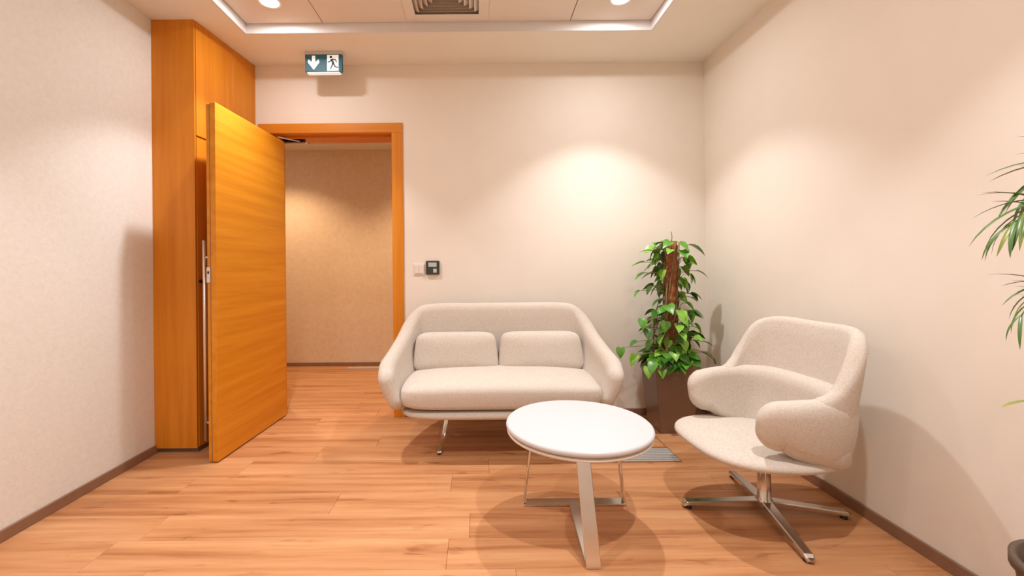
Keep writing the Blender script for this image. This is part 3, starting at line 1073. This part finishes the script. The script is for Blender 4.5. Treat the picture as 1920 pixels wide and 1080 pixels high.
def leaflet_me(m, ln, wd, droop=0.38):
    bm = B()
    n = 6
    L_, R_, C_ = [], [], []
    for i in range(n + 1):
        t = i / n
        ww = wd * (0.35 + 1.3 * t - 0.3 * t * t) * (1 - t) ** 0.75 + 0.0004
        z = -droop * ln * t ** 2.0
        yy = ln * (t - 0.12 * t * t)
        C_.append(bm.verts.new((0, yy, z)))
        L_.append(bm.verts.new((-ww, yy, z + ww * 0.45)))
        R_.append(bm.verts.new((ww, yy, z + ww * 0.45)))
    for i in range(n):
        bm.faces.new((C_[i], C_[i + 1], L_[i + 1], L_[i])); bm.faces.new((C_[i], R_[i], R_[i + 1], C_[i + 1]))
    me = bpy.data.meshes.new('leaflet')
    bm.to_mesh(me); bm.free()
    me.materials.append(m)
    for p in me.polygons: p.use_smooth = True
    return me


lf_me = [leaflet_me(M['palm'], 0.20, 0.015), leaflet_me(M['palm2'], 0.20, 0.014), leaflet_me(M['palm'], 0.24, 0.016)]
pr3 = random.Random(11)


def frond(end, start=None, lift=0.18, n=9, sc=1.0):
    """end given in world space; rachis rises from the clump and arches over to it"""
    e = Vector(end) - po
    s = Vector(start) if start else Vector((pr3.uniform(-0.05, 0.05), pr3.uniform(-0.05, 0.05), 0.42))
    hd = Vector((e.x - s.x, e.y - s.y, 0))
    ctrl_ = [s, s + hd * 0.25 + Vector((0, 0, (e.z - s.z) * 0.55 + lift * 0.7)), s + hd * 0.62 + Vector((0, 0, (e.z - s.z) * 0.9 + lift)), e]
    pts = [Vector(p) for p in catmull([list(c) for c in ctrl_], 6)]
    bm = B(); tube(bm, pts, lambda t: 0.0055 * (1 - 0.75 * t), 6)
    fo = obj('frond', bm, M['palm_stem'], palm, True)
    fl = frames(pts)
    m = len(fl)
    for k in range(n):
        f = 0.40 + 0.60 * k / (n - 1)
        i = min(int(f * (m - 1)), m - 1)
        p, t, a, b = fl[i]
        for sd in (-1, 1):
            w_ = 0.70 - 0.42 * k / (n - 1)
            dirn = (t * (1.1 - w_ * 0.6) + a * sd * w_ + Vector((0, 0, 0.12))).normalized()
            az = math.atan2(dirn.y, dirn.x); pit = math.asin(max(-1, min(1, dirn.z)))
            s_ = sc * (0.75 + 0.35 * math.sin(math.pi * (k + 1) / (n + 1))) * pr3.uniform(0.9, 1.1)
            mw = Matrix.Translation(p) @ Matrix.Rotation(az - math.pi / 2, 4, 'Z') @ Matrix.Rotation(pit, 4, 'X') @ Matrix.Rotation(pr3.uniform(-0.3, 0.3), 4, 'Y') @ Matrix.Scale(s_, 4)
            inst('leaflet', lf_me[pr3.randrange(3)], fo, mw)


frond(at(1900, 420, 1.04), lift=0.10, n=12, sc=0.60)
frond(at(1950, 350, 1.08), lift=0.10, n=10, sc=0.72)
frond(at(1915, 592, 1.02), lift=0.10, n=11, sc=0.40)
frond((1.50, 0.76, 1.15), lift=0.18, n=9, sc=0.62)
frond((1.44, 0.84, 1.02), lift=0.18, n=9, sc=0.55)
frond((1.50, 0.98, 1.38), lift=0.08, n=9, sc=0.62)
# one low leaf on its own stalk
e = at(1925, 752, 1.05) - po
bm = B(); tube(bm, [(-0.03, 0, 0.25), ((e.x - 0.03) / 2, (e.y) / 2, (e.z + 0.25) / 2 + 0.06), e], 0.004, 6)
fo = obj('frond', bm, M['palm_stem'], palm, True)
dirn = at(1872, 763, 1.02) - at(1925, 752, 1.05)
mw = Matrix.Translation(e) @ Matrix.Rotation(math.atan2(dirn.y, dirn.x) - math.pi / 2, 4, 'Z') @ Matrix.Rotation(0.0, 4, 'X') @ Matrix.Scale(0.42, 4)
inst('leaflet', leaflet_me(M['palm2'], 0.26, 0.024, 0.05), fo, mw)

# ------------------------------------------------------------------ exit sign hung from the ceiling border
SY = 3.06
p0 = at(572, 137, SY); p1 = at(641, 98, SY)
swd, sht = p1.x - p0.x, CEIL_Z - p0.z
scx = (p0.x + p1.x) / 2
sign = thing('exit_sign', 'blue-green emergency exit sign with arrow and running figure, hung from the ceiling', 'sign', (scx, SY, CEIL_Z))
h = swd / 2
zb = -sht
bm = B(); box(bm, -h - 0.004, h + 0.004, -0.004, 0.045, -0.022, 0, 0.002)
obj('housing', bm, M['sign_case'], sign)
bm = B(); box(bm, -h, h, 0, 0.026, zb + 0.010, -0.022, 0.001)
obj('panel', bm, M['sign_blue'], sign)
bm = B(); box(bm, -h + 0.012, h - 0.016, 0.003, 0.040, zb, zb + 0.010, 0.003)
o = obj('lamp_strip', bm, M['sign_white'], sign); tag(o, 'white light strip under the sign')
zt_ = -0.027
zl = zb + 0.013
H = zt_ - zl
# white field with the running figure
wx0, wx1 = h - 0.105, h - 0.024


def flat(name, polys, m, y0, y1):
    bm = B()
    for poly in polys:
        lo = [bm.verts.new((p[0], y0, p[1])) for p in poly]
        hi = [bm.verts.new((p[0], y1, p[1])) for p in poly]
        n = len(poly)
        bm.faces.new(lo); bm.faces.new(hi[::-1])
        for i in range(n):
            bm.faces.new((lo[i], lo[(i + 1) % n], hi[(i + 1) % n], hi[i]))
    return obj(name, bm, m, sign)


flat('white_field', [[(wx0, zl), (wx1, zl), (wx1, zt_), (wx0, zt_)]], M['sign_white'], -0.0015, 0.001)


def limb(a, b, wv):
    a = Vector(a); b = Vector(b)
    d_ = (b - a).normalized(); n_ = Vector((-d_.y, d_.x)) * wv / 2
    return [tuple(a + n_), tuple(b + n_), tuple(b - n_), tuple(a - n_)]


fcx = wx0 + (wx1 - wx0) * 0.40


def fp(u, v): return (wx0 + (wx1 - wx0) * u, zl + H * v)


lw_ = 0.0095
head = [(fp(0.34, 0.86)[0] + 0.0088 * math.cos(2 * math.pi * k / 14), fp(0.34, 0.86)[1] + 0.0088 * math.sin(2 * math.pi * k / 14)) for k in range(14)]
polys = [head, limb(fp(0.40, 0.74), fp(0.56, 0.42), 0.017), limb(fp(0.40, 0.70), fp(0.20, 0.56), lw_ * 0.8), limb(fp(0.22, 0.57), fp(0.05, 0.55), lw_ * 0.75),
         limb(fp(0.46, 0.72), fp(0.72, 0.70), lw_ * 0.8), limb(fp(0.71, 0.72), fp(0.84, 0.54), lw_ * 0.75),
         limb(fp(0.52, 0.46), fp(0.40, 0.28), lw_), limb(fp(0.41, 0.30), fp(0.28, 0.10), lw_ * 0.9),
         limb(fp(0.56, 0.46), fp(0.72, 0.24), lw_), limb(fp(0.70, 0.25), fp(0.97, 0.22), lw_ * 0.85)]
flat('running_figure', polys, M['sign_dark'], -0.003, -0.001)
ax = -h + 0.062
arrow = [(ax - 0.0115, zl + H * 0.95), (ax + 0.0115, zl + H * 0.95), (ax + 0.0115, zl + H * 0.55), (ax + 0.035, zl + H * 0.72), (ax + 0.042, zl + H * 0.55), (ax, zl + H * 0.08),
         (ax - 0.042, zl + H * 0.55), (ax - 0.035, zl + H * 0.72), (ax - 0.0115, zl + H * 0.55)]
flat('arrow', [[arrow[0], arrow[1], arrow[2], arrow[8]], [arrow[2], arrow[3], arrow[4], arrow[5], arrow[8]], [arrow[8], arrow[5], arrow[6], arrow[7]]], M['sign_white'], -0.003, 0.001)

# ------------------------------------------------------------------ wall switch and thermostat above the sofa
a = at(776, 515, YB); b = at(796, 495, YB)
cxs, czs = (a.x + b.x) / 2, (a.z + b.z) / 2
sw = thing('light_switch', 'cream square light switch on the far wall beside the door frame', 'switch', (cxs, YB, czs))
bm = B(); box(bm, -0.041, 0.041, -0.008, 0, -0.041, 0.041, 0.003, 2)
obj('plate', bm, M['plastic'], sw)
for sx in (-1, 1):
    bm = B(); box(bm, sx * 0.0165 - 0.0155, sx * 0.0165 + 0.0155, -0.011, -0.0075, -0.03, 0.03, 0.0015)
    obj('rocker', bm, M['plastic'], sw)
a = at(799, 515, YB); b = at(824, 489, YB)
th = thing('thermostat', 'square wall thermostat with dark face, right of the light switch', 'thermostat', ((a.x + b.x) / 2, YB, (a.z + b.z) / 2))
hw2, hh2 = (b.x - a.x) / 2, (b.z - a.z) / 2
bm = B(); box(bm, -hw2, hw2, -0.018, 0, -hh2, hh2, 0.004, 2)
obj('case', bm, M['screen'], th)
bm = B(); box(bm, -hw2 * 0.62, hw2 * 0.6, -0.020, -0.017, hh2 * 0.12, hh2 * 0.75, 0.001)
obj('display', bm, M['grey_plastic'], th)
bm = B(); box(bm, hw2 * 0.1, hw2 * 0.62, -0.021, -0.017, -hh2 * 0.72, -hh2 * 0.15, 0.001)
obj('button', bm, M['grey_plastic'], th)

# ------------------------------------------------------------------ floor grilles
def grille(name, label, x0, x1, y0, y1, n, frame_m):
    g = thing(name, label, 'floor grille', ((x0 + x1) / 2, (y0 + y1) / 2, 0), 0)
    hx, hy = (x1 - x0) / 2, (y1 - y0) / 2
    bm = B()
    for q in ((-hx, hx, -hy, -hy + 0.006), (-hx, hx, hy - 0.006, hy), (-hx, -hx + 0.006, -hy + 0.006, hy - 0.006), (hx - 0.006, hx, -hy + 0.006, hy - 0.006)):
        box(bm, q[0], q[1], q[2], q[3], 0, 0.004)
    obj('frame', bm, frame_m, g)
    bm = B(); box(bm, -hx + 0.006, hx - 0.006, -hy + 0.006, hy - 0.006, 0, 0.0008)
    obj('tray', bm, M['plinth'], g)
    pitch = (2 * hy - 0.012) / n
    for k in range(n):
        yc = -hy + 0.006 + pitch * (k + 0.5)
        bm = B(); box(bm, -hx + 0.006, hx - 0.006, yc - pitch * 0.34, yc + pitch * 0.34, 0.0008, 0.0035, 0.0005)
        obj('slat', bm, M['grille'], g)
    return g


g1 = floor_at(1279, 866)
grille('floor_grille', 'grey slatted floor grille between the coffee table and the planter', 0.60, g1.x, g1.y, g1.y + 0.19, 8, M['base'])
g2 = thing('floor_hatch', 'wooden floor access cover behind the grey grille, beside the planter', 'floor hatch', ((0.60 + g1.x) / 2, g1.y + 0.29, 0))
hx = (g1.x - 0.60) / 2
bm = B(); box(bm, -hx, hx - 0.010, -0.098, 0.098, 0, 0.003, 0.0008)
obj('cover', bm, M['floor'], g2)
bm = B(); box(bm, hx - 0.010, hx, -0.098, 0.098, 0, 0.004, 0.0008)
obj('edge_strip', bm, M['base'], g2)
ga = floor_at(651, 690.5); gb = floor_at(712, 690.5)
grille('corridor_grille', 'grey strip floor grille along the corridor wall', ga.x, gb.x, ga.y - 0.03, ga.y + 0.05, 5, M['grille'])
